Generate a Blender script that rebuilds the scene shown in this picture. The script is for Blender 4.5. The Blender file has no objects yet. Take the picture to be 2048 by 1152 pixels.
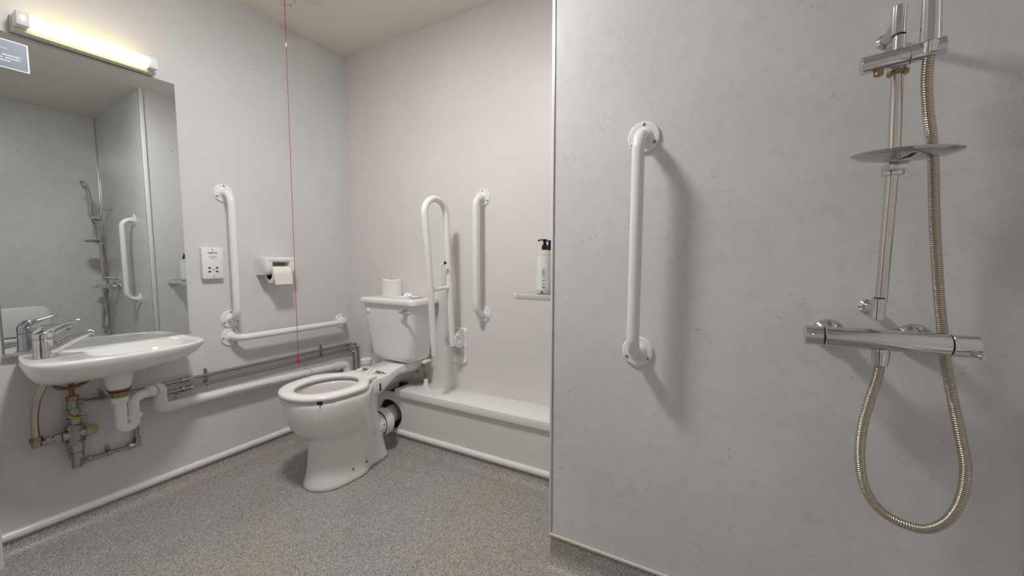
import bpy, bmesh, math, random
from mathutils import Vector, Matrix
random.seed(4)
C = bpy.context.scene.collection
PI = math.pi
CH = 1.01                       # camera height above the floor
XL, XR, YB, YP, YN, H = -2.124, 0.54, 1.692, 1.15, -0.75, 2.26
XP = -0.492                     # free edge of the shower partition
YBOX = 1.53                     # face of the pipe boxing under the back wall

# ------------------------------------------------------------------ materials
def new_mat(name, col, rough=0.5, metal=0.0, spec=0.5, coat=0.0, coat_rough=0.05, trans=0.0, ior=1.45, emit=None, estr=0.0, sss=0.0):
    m = bpy.data.materials.new(name); m.use_nodes = True
    b = m.node_tree.nodes['Principled BSDF']
    b.inputs['Base Color'].default_value = (*col, 1)
    b.inputs['Roughness'].default_value = rough
    b.inputs['Metallic'].default_value = metal
    b.inputs['Specular IOR Level'].default_value = spec
    b.inputs['Coat Weight'].default_value = coat
    b.inputs['Coat Roughness'].default_value = coat_rough
    b.inputs['Transmission Weight'].default_value = trans
    b.inputs['IOR'].default_value = ior
    if emit: b.inputs['Emission Color'].default_value = (*emit, 1); b.inputs['Emission Strength'].default_value = estr
    return m
def nodes(m): return m.node_tree.nodes, m.node_tree.links, m.node_tree.nodes['Principled BSDF']
def noise(m, scale, detail=4, rough=0.5, vec=None):
    n, l, b = nodes(m)
    if vec is None:
        tc = n.new('ShaderNodeTexCoord'); mp = n.new('ShaderNodeMapping'); mp.inputs['Location'].default_value = (0.137, 0.2713, 0.05331)
        l.new(tc.outputs['Object'], mp.inputs['Vector']); vec = mp.outputs[0]
    t = n.new('ShaderNodeTexNoise'); t.inputs['Scale'].default_value = scale
    t.inputs['Detail'].default_value = detail; t.inputs['Roughness'].default_value = rough
    l.new(vec, t.inputs['Vector']); return t
def ramp(m, src, stops):
    n, l, b = nodes(m); r = n.new('ShaderNodeValToRGB'); l.new(src, r.inputs['Fac'])
    e = r.color_ramp.elements
    while len(e) < len(stops): e.new(0.5)
    for k, (p, c) in enumerate(stops): e[k].position = p; e[k].color = (*c, 1) if len(c) == 3 else c
    return r
def mixc(m, fac, a, b_, mode='MIX'):
    n, l, b = nodes(m); x = n.new('ShaderNodeMix'); x.data_type = 'RGBA'; x.blend_type = mode
    if isinstance(fac, float): x.inputs[0].default_value = fac
    else: l.new(fac, x.inputs[0])
    for s, v in ((6, a), (7, b_)):
        if isinstance(v, tuple): x.inputs[s].default_value = (*v, 1)
        else: l.new(v, x.inputs[s])
    return x.outputs[2]
def bump(m, src, strength, dist):
    n, l, b = nodes(m); bp = n.new('ShaderNodeBump'); bp.inputs['Strength'].default_value = strength
    bp.inputs['Distance'].default_value = dist; l.new(src, bp.inputs['Height']); l.new(bp.outputs[0], b.inputs['Normal'])

def paint(name, col):
    m = new_mat(name, col, 0.42, spec=0.35); n, l, b = nodes(m)
    a = noise(m, 3.0, 3); r = ramp(m, a.outputs['Fac'], [(0.3, tuple(c * 0.97 for c in col)), (0.7, tuple(min(1, c * 1.02) for c in col))])
    l.new(r.outputs[0], b.inputs['Base Color'])
    f = noise(m, 260, 2); bump(m, f.outputs['Fac'], 0.12, 0.001)
    return m
M = {}
M['wall'] = paint('wall_paint_cool_light', (0.668, 0.665, 0.672))  # cooler light on the left wall put into the paint tint
M['wall_warm_light'] = paint('wall_paint_warm_light', (0.725, 0.702, 0.680))  # same paint, warmer light on the back wall put into its tint
M['boxing'] = paint('boxing_paint', (0.72, 0.695, 0.685))
M['ceiling'] = paint('ceiling_paint', (0.82, 0.78, 0.71))
M['near'] = paint('near_wall_paint', (0.80, 0.80, 0.80))
M['gloss'] = new_mat('white_gloss_paint', (0.80, 0.80, 0.79), 0.22, spec=0.5)
M['pvc'] = new_mat('white_pvc', (0.80, 0.80, 0.80), 0.28)
M['oldpvc'] = new_mat('aged_white_pvc', (0.76, 0.755, 0.74), 0.35)
M['cream'] = new_mat('cream_plastic', (0.72, 0.69, 0.60), 0.4)
M['ceramic'] = new_mat('white_vitreous_china', (0.80, 0.795, 0.785), 0.10, spec=0.5, coat=0.3)
M['seat'] = new_mat('white_seat_plastic', (0.84, 0.83, 0.82), 0.22)
M['nylon'] = new_mat('white_coated_steel', (0.81, 0.81, 0.81), 0.20, spec=0.5)
M['screw'] = new_mat('steel_screw', (0.35, 0.33, 0.30), 0.35, metal=1)
M['chrome'] = new_mat('chrome', (0.66, 0.66, 0.68), 0.07, metal=1)
M['riser'] = new_mat('worn_chrome', (0.66, 0.62, 0.585), 0.18, metal=1)
M['hose'] = new_mat('warm_chrome_hose', (0.56, 0.51, 0.44), 0.22, metal=1)
M['brass'] = new_mat('tarnished_brass', (0.36, 0.27, 0.13), 0.38, metal=1)
M['copper'] = new_mat('copper_brown', (0.24, 0.15, 0.08), 0.42, metal=0.8)
M['nickel'] = new_mat('nickel_plate', (0.40, 0.395, 0.37), 0.22, metal=1)
M['steel'] = new_mat('chromed_copper_pipe', (0.36, 0.38, 0.39), 0.2, metal=1)
M['satin'] = new_mat('satin_chrome', (0.72, 0.71, 0.71), 0.42, metal=0.6)
M['dchrome'] = new_mat('chrome_dark_reflection', (0.50, 0.51, 0.53), 0.10, metal=1)  # plain chrome, dark surroundings it reflects put into the colour
M['alu'] = new_mat('aluminium_trim', (0.62, 0.62, 0.60), 0.3, metal=1)
M['black'] = new_mat('black_plastic', (0.008, 0.007, 0.008), 0.3)
M['reflection_grey'] = new_mat('added_reflection_door', (0.09, 0.10, 0.11), 0.4)  # for the added door that darkens chrome reflections
M['dark'] = new_mat('dark_hollow', (0.02, 0.013, 0.01), 0.8)
M['rubber'] = new_mat('black_rubber', (0.02, 0.015, 0.012), 0.6)
M['red'] = new_mat('red_plastic', (0.62, 0.02, 0.02), 0.35)
M['redcord'] = new_mat('red_cord', (0.42, 0.05, 0.045), 0.7)
M['ink'] = new_mat('black_ink', (0.03, 0.03, 0.03), 0.5)
M['greyink'] = new_mat('grey_ink', (0.35, 0.34, 0.33), 0.6)
M['orangeink'] = new_mat('orange_ink', (0.65, 0.20, 0.06), 0.6)
M['label'] = new_mat('pale_label', (0.70, 0.69, 0.67), 0.4)
M['paper'] = new_mat('white_paper', (0.86, 0.85, 0.87), 0.7)
M['shade_wood'] = new_mat('timber_with_shade', (0.045, 0.02, 0.010), 0.8)  # timber colour darkened to hold the shade inside the boxing
M['ply'] = new_mat('yellowed_board', (0.50, 0.42, 0.28), 0.6)
M['green'] = new_mat('green_sticker', (0.01, 0.20, 0.06), 0.5)
M['olive'] = new_mat('pale_green_cap', (0.42, 0.43, 0.26), 0.45)
M['yellow'] = new_mat('yellow_cable', (0.60, 0.48, 0.03), 0.5)
M['stain'] = new_mat('rust_stain', (0.33, 0.15, 0.04), 0.5)
M['white_ink'] = new_mat('white_print', (0.85, 0.86, 0.88), 0.4)
M['blue'] = new_mat('slate_blue_vinyl', (0.14, 0.19, 0.28), 0.35)
M['mirror'] = new_mat('silvered_glass', (0.66, 0.70, 0.71), 0.0, metal=1)
M['shelfglass'] = new_mat('shelf_glass', (0.85, 0.95, 0.92), 0.02, trans=1.0, ior=1.45)
M['tissue'] = new_mat('tissue_paper', (0.80, 0.78, 0.73), 0.9, spec=0.1)
M['card'] = new_mat('cardboard_core', (0.10, 0.02, 0.015), 0.8)
M['soap'] = new_mat('pale_green_liquid_soap', (0.76, 0.80, 0.66), 0.08, trans=0.25, ior=1.4, coat=0.3)
M['soaplabel'] = new_mat('translucent_white_label', (0.76, 0.78, 0.73), 0.35)
M['leaf'] = new_mat('leaf_print', (0.13, 0.22, 0.05), 0.4)
M['strip_on'] = new_mat('lit_warm_diffuser', (0.9, 0.82, 0.6), 0.4, emit=(1.0, 0.80, 0.30), estr=1.25)
M['lamp_on'] = new_mat('lit_white_diffuser', (0.9, 0.9, 0.9), 0.4, emit=(1.0, 0.975, 0.96), estr=57)
m = M['tissue']; a = noise(m, 120, 3); bump(m, a.outputs['Fac'], 0.35, 0.002)
m = M['ceramic']; a = noise(m, 5, 2)

# grey concrete-look laminate
def panel_mat():
    m = new_mat('grey_concrete_laminate', (0.33, 0.33, 0.33), 0.24, spec=0.5, coat=0.12, coat_rough=0.12)
    n, l, b = nodes(m)
    a = noise(m, 2.2, 6, 0.62); r1 = ramp(m, a.outputs['Fac'], [(0.32, (0.645, 0.633, 0.624)), (0.50, (0.685, 0.676, 0.668)), (0.70, (0.725, 0.723, 0.72))])
    f = noise(m, 26, 8, 0.7); r2 = ramp(m, f.outputs['Fac'], [(0.30, (0.93, 0.925, 0.92)), (0.5, (1, 1, 1)), (0.72, (1.02, 1.02, 1.02))])
    c = mixc(m, 1.0, r1.outputs[0], r2.outputs[0], 'MULTIPLY')
    pz = noise(m, 9, 2); s = noise(m, 85, 5, 0.7); r3 = ramp(m, s.outputs['Fac'], [(0.58, (0, 0, 0)), (0.68, (1, 1, 1))])
    r4 = ramp(m, pz.outputs['Fac'], [(0.50, (0, 0, 0)), (0.62, (0.75, 0.75, 0.75))])
    k = mixc(m, 1.0, r3.outputs[0], r4.outputs[0], 'MULTIPLY')
    c2 = mixc(m, k, c, (0.46, 0.46, 0.45))
    l.new(c2, b.inputs['Base Color'])
    r5 = ramp(m, f.outputs['Fac'], [(0.3, (0.21,) * 3), (0.7, (0.25,) * 3)]); l.new(r5.outputs[0], b.inputs['Roughness'])
    bump(m, f.outputs['Fac'], 0.012, 0.001)
    return m
M['panel'] = panel_mat()
def floor_mat():
    m = new_mat('grey_speckled_safety_vinyl', (0.3, 0.3, 0.3), 0.42, spec=0.4); n, l, b = nodes(m)
    s = noise(m, 311, 3, 0.75); r = ramp(m, s.outputs['Fac'], [(0.36, (0.075, 0.078, 0.085)), (0.46, (0.275, 0.275, 0.275)), (0.55, (0.41, 0.40, 0.385)), (0.66, (0.66, 0.645, 0.625))])
    g = noise(m, 2.1, 3, 0.6); rg = ramp(m, g.outputs['Fac'], [(0.42, (0.975, 0.985, 1.0)), (0.62, (1.05, 0.985, 0.89))])
    c = mixc(m, 1.0, r.outputs[0], rg.outputs[0], 'MULTIPLY')
    d = noise(m, 5.5, 5, 0.65); rd = ramp(m, d.outputs['Fac'], [(0.58, (0, 0, 0)), (0.78, (0.5, 0.5, 0.5))])
    c2 = mixc(m, rd.outputs[0], c, (0.20, 0.17, 0.12))
    l.new(c2, b.inputs['Base Color']); bump(m, s.outputs['Fac'], 0.12, 0.0008)
    return m
M['floor'] = floor_mat()

# ------------------------------------------------------------------ mesh helpers
def xf(bm, vs, mat):
    if mat is not None: bmesh.ops.transform(bm, matrix=mat, verts=vs)
def box(bm, x0, x1, y0, y1, z0, z1, bev=0.0, seg=2, mat=None):
    r = bmesh.ops.create_cube(bm, size=1.0); vs = r['verts']
    for v in vs:
        v.co = Vector(((x0 + x1) / 2 + v.co.x * (x1 - x0), (y0 + y1) / 2 + v.co.y * (y1 - y0), (z0 + z1) / 2 + v.co.z * (z1 - z0)))
    if bev > 0:
        es = list({e for v in vs for e in v.link_edges})
        rr = bmesh.ops.bevel(bm, geom=es, offset=bev, segments=seg, affect='EDGES', profile=0.5)
        vs = list({v for f in rr['faces'] for v in f.verts} | {v for v in vs if v.is_valid})
        if mat is not None:
            # bevel keeps inner faces too: collect whole island
            seen = set(vs); st = list(vs)
            while st:
                v = st.pop()
                for e in v.link_edges:
                    o = e.other_vert(v)
                    if o not in seen: seen.add(o); st.append(o)
            vs = list(seen)
    xf(bm, vs, mat)
def frame(d):
    d = Vector(d).normalized(); u = Vector((0, 0, 1)) if abs(d.z) < 0.9 else Vector((1, 0, 0))
    a = d.cross(u).normalized(); return a, d.cross(a).normalized()
def loft(bm, rings, cap0=True, cap1=True, closed=True):
    R = [[bm.verts.new(p) for p in r] for r in rings]
    n = len(R[0])
    for i in range(len(R) - 1):
        for j in range(n if closed else n - 1):
            k = (j + 1) % n
            try: bm.faces.new((R[i][j], R[i][k], R[i + 1][k], R[i + 1][j]))
            except ValueError: pass
    if cap0: bm.faces.new(list(reversed(R[0])))
    if cap1: bm.faces.new(R[-1])
    return R
def sweep(bm, pts, rad, n=16, cap=True, flat=None, up=None):
    """tube along a polyline; rad is a number or list; flat=(a,b) scales the two cross axes"""
    P = [Vector(p) for p in pts]; m = len(P)
    T = [((P[min(i + 1, m - 1)] - P[max(i - 1, 0)]).normalized()) for i in range(m)]
    if up is not None: a = (Vector(up) - T[0] * Vector(up).dot(T[0])).normalized()
    else: a = frame(T[0])[0]
    rings = []
    for i in range(m):
        a = (a - T[i] * a.dot(T[i])).normalized(); b = T[i].cross(a)
        r = rad[i] if isinstance(rad, (list, tuple)) else rad
        fa, fb = (flat[i] if isinstance(flat, list) else flat) if flat else (1, 1)
        rings.append([P[i] + a * (math.cos(2 * PI * k / n) * r * fa) + b * (math.sin(2 * PI * k / n) * r * fb) for k in range(n)])
    loft(bm, rings, cap, cap)
def cyl(bm, p0, p1, r0, r1=None, n=24, ch=0.0):
    p0, p1 = Vector(p0), Vector(p1); r1 = r0 if r1 is None else r1
    if ch <= 0: return sweep(bm, [p0, p1], [r0, r1], n)
    d = (p1 - p0).normalized() * ch
    a, b = frame(d); rings = []
    for p, r in ((p0, r0 - ch), (p0 + d, r0), (p1 - d, r1), (p1, r1 - ch)):
        rings.append([p + a * (math.cos(2 * PI * k / n) * r) + b * (math.sin(2 * PI * k / n) * r) for k in range(n)])
    loft(bm, rings)
def lathe(bm, base, axis, prof, n=28, cap0=True, cap1=True):
    """prof: list of (distance along axis, radius)"""
    base, ax = Vector(base), Vector(axis).normalized(); a, b = frame(ax)
    loft(bm, [[base + ax * t + a * (math.cos(2 * PI * k / n) * r) + b * (math.sin(2 * PI * k / n) * r) for k in range(n)] for t, r in prof], cap0, cap1)
def fillet(pts, r, seg=8):
    P = [Vector(p) for p in pts]; out = [P[0]]
    for i in range(1, len(P) - 1):
        rr = r[i - 1] if isinstance(r, (list, tuple)) else r
        d0 = (P[i - 1] - P[i]).normalized(); d1 = (P[i + 1] - P[i]).normalized()
        ang = d0.angle(d1)
        if ang > PI - 0.02 or rr <= 0: out.append(P[i]); continue
        t = rr / math.tan(ang / 2); t = min(t, (P[i - 1] - P[i]).length * 0.49 if i > 1 else (P[i - 1] - P[i]).length, (P[i + 1] - P[i]).length * (0.49 if i < len(P) - 2 else 1)); rr = t * math.tan(ang / 2)
        bis = (d0 + d1).normalized(); c = P[i] + bis * (rr / math.sin(ang / 2))
        a0 = P[i] + d0 * t - c; a1 = P[i] + d1 * t - c; tot = a0.angle(a1); ax = a0.cross(a1).normalized()
        for k in range(seg + 1): out.append(c + Matrix.Rotation(tot * k / seg, 3, ax) @ a0)
    out.append(P[-1]); return out
def spline(pts, k=10, closed=False):
    P = [Vector(p) for p in pts]; n = len(P); out = []
    for i in range(n if closed else n - 1):
        g = (lambda j: P[j % n]) if closed else (lambda j: P[max(0, min(n - 1, j))])
        a, b, c, d = g(i - 1), g(i), g(i + 1), g(i + 2)
        for s in range(k):
            t = s / k
            out.append(0.5 * ((2 * b) + (c - a) * t + (2 * a - 5 * b + 4 * c - d) * t * t + (3 * b - a - 3 * c + d) * t ** 3))
    if not closed: out.append(P[-1])
    return out
def resample(P, n):
    L = [0]
    for i in range(1, len(P)): L.append(L[-1] + (P[i] - P[i - 1]).length)
    out = []; j = 0
    for k in range(n + 1):
        s = L[-1] * k / n
        while j < len(L) - 2 and L[j + 1] < s: j += 1
        t = (s - L[j]) / max(1e-9, L[j + 1] - L[j]); out.append(P[j].lerp(P[j + 1], min(1, t)))
    return out
def prism(bm, outline, z0, z1, bev=0.0):
    R = loft(bm, [[(x, y, z0) for x, y in outline], [(x, y, z1) for x, y in outline]])
def rrect(cx, cy, w, h, r, n=6):
    out = []
    for sx, sy, a0 in ((1, 1, 0), (-1, 1, 90), (-1, -1, 180), (1, -1, 270)):
        for k in range(n + 1):
            a = math.radians(a0 + 90 * k / n)
            out.append((cx + sx * (w / 2 - r) + r * math.cos(a), cy + sy * (h / 2 - r) + r * math.sin(a)))
    return out

WL = {}
def obj(name, bm, mat, parent=None, smooth=True, angle=35, sub=0, orient=True):
    me = bpy.data.meshes.new(name)
    if orient: bmesh.ops.recalc_face_normals(bm, faces=bm.faces)
    off = WL[parent.name] if parent is not None else Vector((0, 0, 0))
    if off.length > 0: bmesh.ops.translate(bm, vec=-off, verts=bm.verts)
    bm.to_mesh(me); bm.free()
    if smooth:
        me.shade_smooth(); me.set_sharp_from_angle(angle=math.radians(angle))
    o = bpy.data.objects.new(name, me); C.objects.link(o)
    for x in (mat if isinstance(mat, list) else [mat]): me.materials.append(M[x] if isinstance(x, str) else x)
    if parent is not None: o.parent = parent
    WL[o.name] = off
    if sub:
        md = o.modifiers.new('sub', 'SUBSURF'); md.levels = sub; md.render_levels = sub
    return o
def thing(name, label, cat, loc, group=None):
    o = bpy.data.objects.new(name, None); C.objects.link(o); o.location = loc; o.empty_display_size = 0.05
    o['label'] = label; o['category'] = cat
    if group: o['group'] = group
    WL[o.name] = Vector(loc); return o
def tag(o, label, cat, group=None):
    o['label'] = label; o['category'] = cat
    if group: o['group'] = group
    return o
def struct(name, bm, mat, parent=None, **k):
    o = obj(name, bm, mat, parent, **k)
    if parent is None: o['kind'] = 'structure'
    return o
def new(): return bmesh.new()
def part(name, mat, parent, fn, label=None, **k):
    bm = new(); fn(bm); o = obj(name, bm, mat, parent, **k)
    if label: o['label'] = label
    return o
def text(name, body, size, loc, rot, mat, parent, align='CENTER', sx=1.0, ext=0.0003, bold=0.0):
    cu = bpy.data.curves.new('txt', 'FONT'); cu.body = body; cu.size = size; cu.align_x = align; cu.align_y = 'CENTER'
    cu.extrude = ext; cu.offset = bold; cu.resolution_u = 3
    t = bpy.data.objects.new('txt', cu); C.objects.link(t)
    dg = bpy.context.evaluated_depsgraph_get(); me = bpy.data.meshes.new_from_object(t.evaluated_get(dg))
    bpy.data.objects.remove(t)
    mw = Matrix.Translation(Vector(loc)) @ rot @ Matrix.Diagonal((sx, 1, 1, 1))
    me.transform(mw)
    off = WL[parent.name]; me.transform(Matrix.Translation(-off))
    me.materials.clear(); me.materials.append(M[mat]); me.name = name
    o = bpy.data.objects.new(name, me); C.objects.link(o); o.parent = parent; WL[o.name] = off
    return o
ROT_X = Matrix(((0, 0, 1, 0), (1, 0, 0, 0), (0, 1, 0, 0), (0, 0, 0, 1)))        # faces +X, reads along +Y
ROT_Y = Matrix(((1, 0, 0, 0), (0, 0, -1, 0), (0, 1, 0, 0), (0, 0, 0, 1)))       # faces -Y, reads along +X

# ------------------------------------------------------------------ room shell
T = 0.10
def B(*a, **k):
    bm = new(); box(bm, *a, **k); return bm
# floor with its coved upstands in one vinyl sheet
bm = new()
box(bm, XL - T, XR + T, YN - T, YB + T, -T, 0)
def cove(p0, p1, inward, h, r=0.05):
    p0, p1, w = Vector(p0), Vector(p1), Vector(inward)
    prof = [(r * (1 - math.sin(a)) + 0.0025, r * (1 - math.cos(a)) + 0.0005) for a in [PI / 2 * k / 8 for k in range(9)]]
    prof = [(d, z) for d, z in prof] + [(0.0025, h), (-0.004, h), (-0.004, -0.01), (r + 0.0025, -0.01)]
    loft(bm, [[p + w * d + Vector((0, 0, z)) for d, z in prof] for p in (p0, p1)])
cove((XL, 0.255, 0), (XL, YBOX, 0), (1, 0, 0), 0.055)
cove((XL, YBOX, 0), (XP, YBOX, 0), (0, -1, 0), 0.055)
cove((XP, YP, 0), (XP, YBOX, 0), (-1, 0, 0), 0.105)
cove((XP, YP, 0), (XR, YP, 0), (0, -1, 0), 0.105)
cove((XR, YN, 0), (XR, YP, 0), (-1, 0, 0), 0.105)
prof = [(0.05 * (1 - math.sin(PI / 2 * k / 8)) + 0.0025, 0.05 * (1 - math.cos(PI / 2 * k / 8)) + 0.0005) for k in range(9)] + [(0.0025, 0.105), (-0.004, 0.105), (-0.004, -0.01), (0.0525, -0.01)]
loft(bm, [[(XP - d * math.cos(a), YP - d * math.sin(a), z) for d, z in prof] for a in [PI / 2 * k / 8 for k in range(9)]])
struct('floor', bm, 'floor', angle=50)
struct('ceiling', B(XL - T, XR + T, YN - T, YB + T, H, H + T), 'ceiling')
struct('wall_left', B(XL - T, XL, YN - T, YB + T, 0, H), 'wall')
struct('wall_back', B(XL - T, XP + 0.02, YB, YB + T, 0, H), 'wall_warm_light')
struct('wall_near', B(XL - T, XR + T, YN - T, YN, 0, H), 'near')
struct('wall_right', B(XR, XR + T, YN - T, YB + T, 0, H), 'panel')
bm = new(); box(bm, XP + 0.0, XR, YP + 0.012, YB + T, 0, H)
struct('wall_partition', bm, 'boxing')
struct('wall_shower', B(XP + 0.002, XR, YP, YP + 0.012, 0.108, H), 'panel')
# trims
bm = new(); box(bm, XP - 0.009, XP - 0.0005, YP - 0.0005, YP + 0.022, 0.112, H, 0.001)
struct('trim_1', bm, 'gloss')
bm = new(); box(bm, XP - 0.001, XP + 0.002, YP - 0.003, YP + 0.012, 0.108, H)
struct('trim_2', bm, 'alu')
bm = new(); box(bm, XP - 0.004, XR, YP - 0.006, YP + 0.001, 0.099, 0.107, 0.001)
struct('trim_3', bm, 'cream')
bm = new(); box(bm, XR - 0.008, XR, YN, YP, H - 0.02, H, 0.002); struct('trim_4', bm, 'cream')
bm = new(); box(bm, XR - 0.007, XR, YP - 0.007, YP, 0.107, H - 0.02, 0.001); struct('trim_5', bm, 'alu')
def skirt(name, p0, p1, w):
    p0, p1, w = Vector(p0), Vector(p1), Vector(w)
    prof = [(0, 0.054)] + [(0.002 + 0.013 * math.cos(a), 0.069 + 0.015 * math.sin(a)) for a in [-PI / 2 + PI * k / 10 for k in range(11)]] + [(0, 0.084)]
    b = new(); loft(b, [[p + w * d + Vector((0, 0, z)) for d, z in prof] for p in (p0, p1)]); struct(name, b, 'gloss', angle=60)
skirt('baseboard_left', (XL, 0.255, 0), (XL, YBOX, 0), (1, 0, 0))
skirt('baseboard_back', (-1.570, YBOX, 0), (XP - 0.012, YBOX, 0), (0, -1, 0))
# door frame and leaf at the near end of the left wall
bm = new(); box(bm, XL, -2.045, 0.17, 0.252, 0, 2.05, 0.004); box(bm, XL, -2.045, -0.70, -0.62, 0, 2.05, 0.004); box(bm, XL, -2.045, -0.70, 0.252, 1.97, 2.05, 0.004)
struct('trim_6', bm, 'gloss')
bm = new(); box(bm, XL, -2.085, -0.62, 0.17, 0.005, 1.97, 0.002); struct('door_1', bm, 'gloss')

bm = new(); box(bm, -1.30, -0.55, YN, YN + 0.035, 0.005, 1.98, 0.002)
struct('dark_reflection_door', bm, 'reflection_grey')  # added unseen door, dark to give the chrome contrast in reflection
# pipe boxing along the back wall: painted front with the hole of the pan connector, white top board
bm = new()
y0, y1 = YBOX, YBOX + 0.014; top = 0.283
hx, hz, hr = -1.632, 0.155, 0.084
def wall_seg(x0, x1, z0, z1): box(bm, x0, x1, y0, y1, z0, z1)
wall_seg(XL, hx - 0.12, 0.0, top); wall_seg(hx + 0.12, XP, 0.0, top)
N = 32; sq, ci = [], []
for k in range(N):
    a = 2 * PI * k / N; c, s = math.cos(a), math.sin(a); m_ = max(abs(c), abs(s))
    zz = hz + (top - hz if s > 0 else hz) * s / m_
    sq.append((hx + 0.12 * c / m_, zz)); rr = hr * (1 + 0.03 * math.sin(3 * a + 1))
    ci.append((hx + rr * c, hz + rr * s))
loft(bm, [[(x, y0, z) for x, z in sq], [(x, y0, z) for x, z in ci], [(x, y1, z) for x, z in ci], [(x, y1, z) for x, z in sq]], False, False)
struct('wall_boxing', bm, 'boxing')
bm = new(); box(bm, -1.578, XP, 1.512, YB, 0.274, 0.312, 0.002)
struct('trim_7', bm, 'gloss')
bm = new(); box(bm, XL, -1.672, 1.512, YB, 0.274, 0.312, 0.002); struct('trim_8', bm, 'boxing')
bm = new(); box(bm, -1.672, -1.578, 1.640, 1.66, 0.262, 0.300); box(bm, -1.690, -1.560, 1.5455, 1.69, 0.245, 0.262); struct('gap_shade_fill', bm, 'shade_wood')  # timber fill in the gap, painted dark as the shade inside
bm = new(); box(bm, XL, XP, 1.550, 1.690, 0.001, 0.004); struct('boxing_shade_sheet', bm, 'dark')  # dark sheet added on the boxing floor in place of shade
bm = new(); box(bm, -1.585, -1.492, 1.625, YB, 0.3115, 0.3145); struct('trim_11', bm, 'ply')

# ------------------------------------------------------------------ lights
t = thing('ceiling_light', 'round white bulkhead light fixed flat on the ceiling above the room', 'ceiling light', (-1.02, 0.59, H))
part('rim', 'gloss', t, lambda b: lathe(b, (-1.02, 0.59, H), (0, 0, -1), [(0, 0.135), (0.040, 0.135), (0.044, 0.131), (0.044, 0.122), (0.038, 0.120), (0.02, 0.118)], 48, True, True))
part('diffuser', 'lamp_on', t, lambda b: lathe(b, (-1.02, 0.59, H), (0, 0, -1), [(0.022, 0.118), (0.044, 0.117), (0.053, 0.105), (0.058, 0.08), (0.061, 0.04)], 48))
t = thing('mirror_light', 'lit warm white strip light with grey end caps above the mirror', 'wall light', (XL, 0.555, 1.775))
part('base', 'cream', t, lambda b: (box(b, XL, XL + 0.016, 0.372, 0.738, 1.770, 1.826, 0.003), box(b, XL, -2.080, 0.372, 0.738, 1.768, 1.7785, 0.002)))
part('diffuser', 'strip_on', t, lambda b: box(b, XL + 0.017, -2.052, 0.405, 0.706, 1.781, 1.822, 0.008, 3))
for a, c in ((0.374, 0.404), (0.707, 0.736)):
    part('end_cap', 'pvc', t, lambda b: box(b, XL + 0.017, -2.050, a, c, 1.779, 1.824, 0.004))

# ------------------------------------------------------------------ mirror, fixed with a very slight tilt
nrm = Vector((math.cos(-0.019) * math.cos(0.009), math.sin(-0.019) * math.cos(0.009), math.sin(0.009))).normalized()
mc = Vector((-2.1035, 0.8, 0.2 + CH))
def onmir(y, z, off=0.0): return Vector((mc.x - (nrm.y * (y - mc.y) + nrm.z * (z - mc.z)) / nrm.x, y, z)) + nrm * off
t = thing('wall_mirror', 'large frameless rectangular mirror on the left wall above the basin', 'mirror', onmir(0.555, 0.695))
def slab(b, y0, y1, z0, z1, t0, t1):
    loft(b, [[onmir(y, z, o) for y, z in ((y0, z0), (y1, z0), (y1, z1), (y0, z1))] for o in (t0, t1)])
part('mirror_glass', 'mirror', t, lambda b: slab(b, 0.300, 0.808, 0.694, 1.764, -0.005, 0.0), smooth=False)
def chan(b):
    slab(b, 0.296, 0.812, 0.686, 0.697, -0.006, 0.004)
part('bottom_channel', 'alu', t, chan, smooth=False)
part('fixing_screw', 'stain', t, lambda b: cyl(b, onmir(0.785, 1.477, -0.001), onmir(0.785, 1.477, 0.002), 0.0022, n=12))
t = thing('notice_sticker', 'slate blue notice with white lines stuck on upper left of the mirror', 'sign', onmir(0.35, 1.69, 0.0006))
part('sticker_border', 'white_ink', t, lambda b: slab(b, 0.290, 0.407, 1.646, 1.739, 0.0003, 0.0009), smooth=False)
part('sticker_face', 'blue', t, lambda b: slab(b, 0.294, 0.4035, 1.6495, 1.7355, 0.0009, 0.0012), smooth=False)
def strokes(b):
    for zz, segs in ((1.6885, ((0.300, 0.318), (0.322, 0.345), (0.350, 0.389))), (1.6795, ((0.300, 0.322), (0.326, 0.352), (0.356, 0.388))), (1.6705, ((0.300, 0.313), (0.317, 0.326), (0.331, 0.368)))):
        for a, c in segs:
            y = a
            while y < c - 0.001:
                w = min(random.uniform(0.003, 0.006), c - y); slab(b, y, y + w - 0.0008, zz - 0.0019, zz + random.uniform(0.0012, 0.0024), 0.0012, 0.0014); y += w
part('writing', 'white_ink', t, strokes, smooth=False)
def marks(b):
    slab(b, 0.298, 0.362, 1.7085, 1.7097, 0.0012, 0.0014)
    for z0 in (1.7135, 1.6985):
        pts = [(0.298, z0), (0.316, z0 + 0.004), (0.324, z0 + 0.001), (0.322, z0 - 0.0035), (0.306, z0 - 0.0015)]
        loft(b, [[onmir(y, z, o) for y, z in pts] for o in (0.0012, 0.0014)])
part('emblem', 'white_ink', t, marks, smooth=False)

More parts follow.
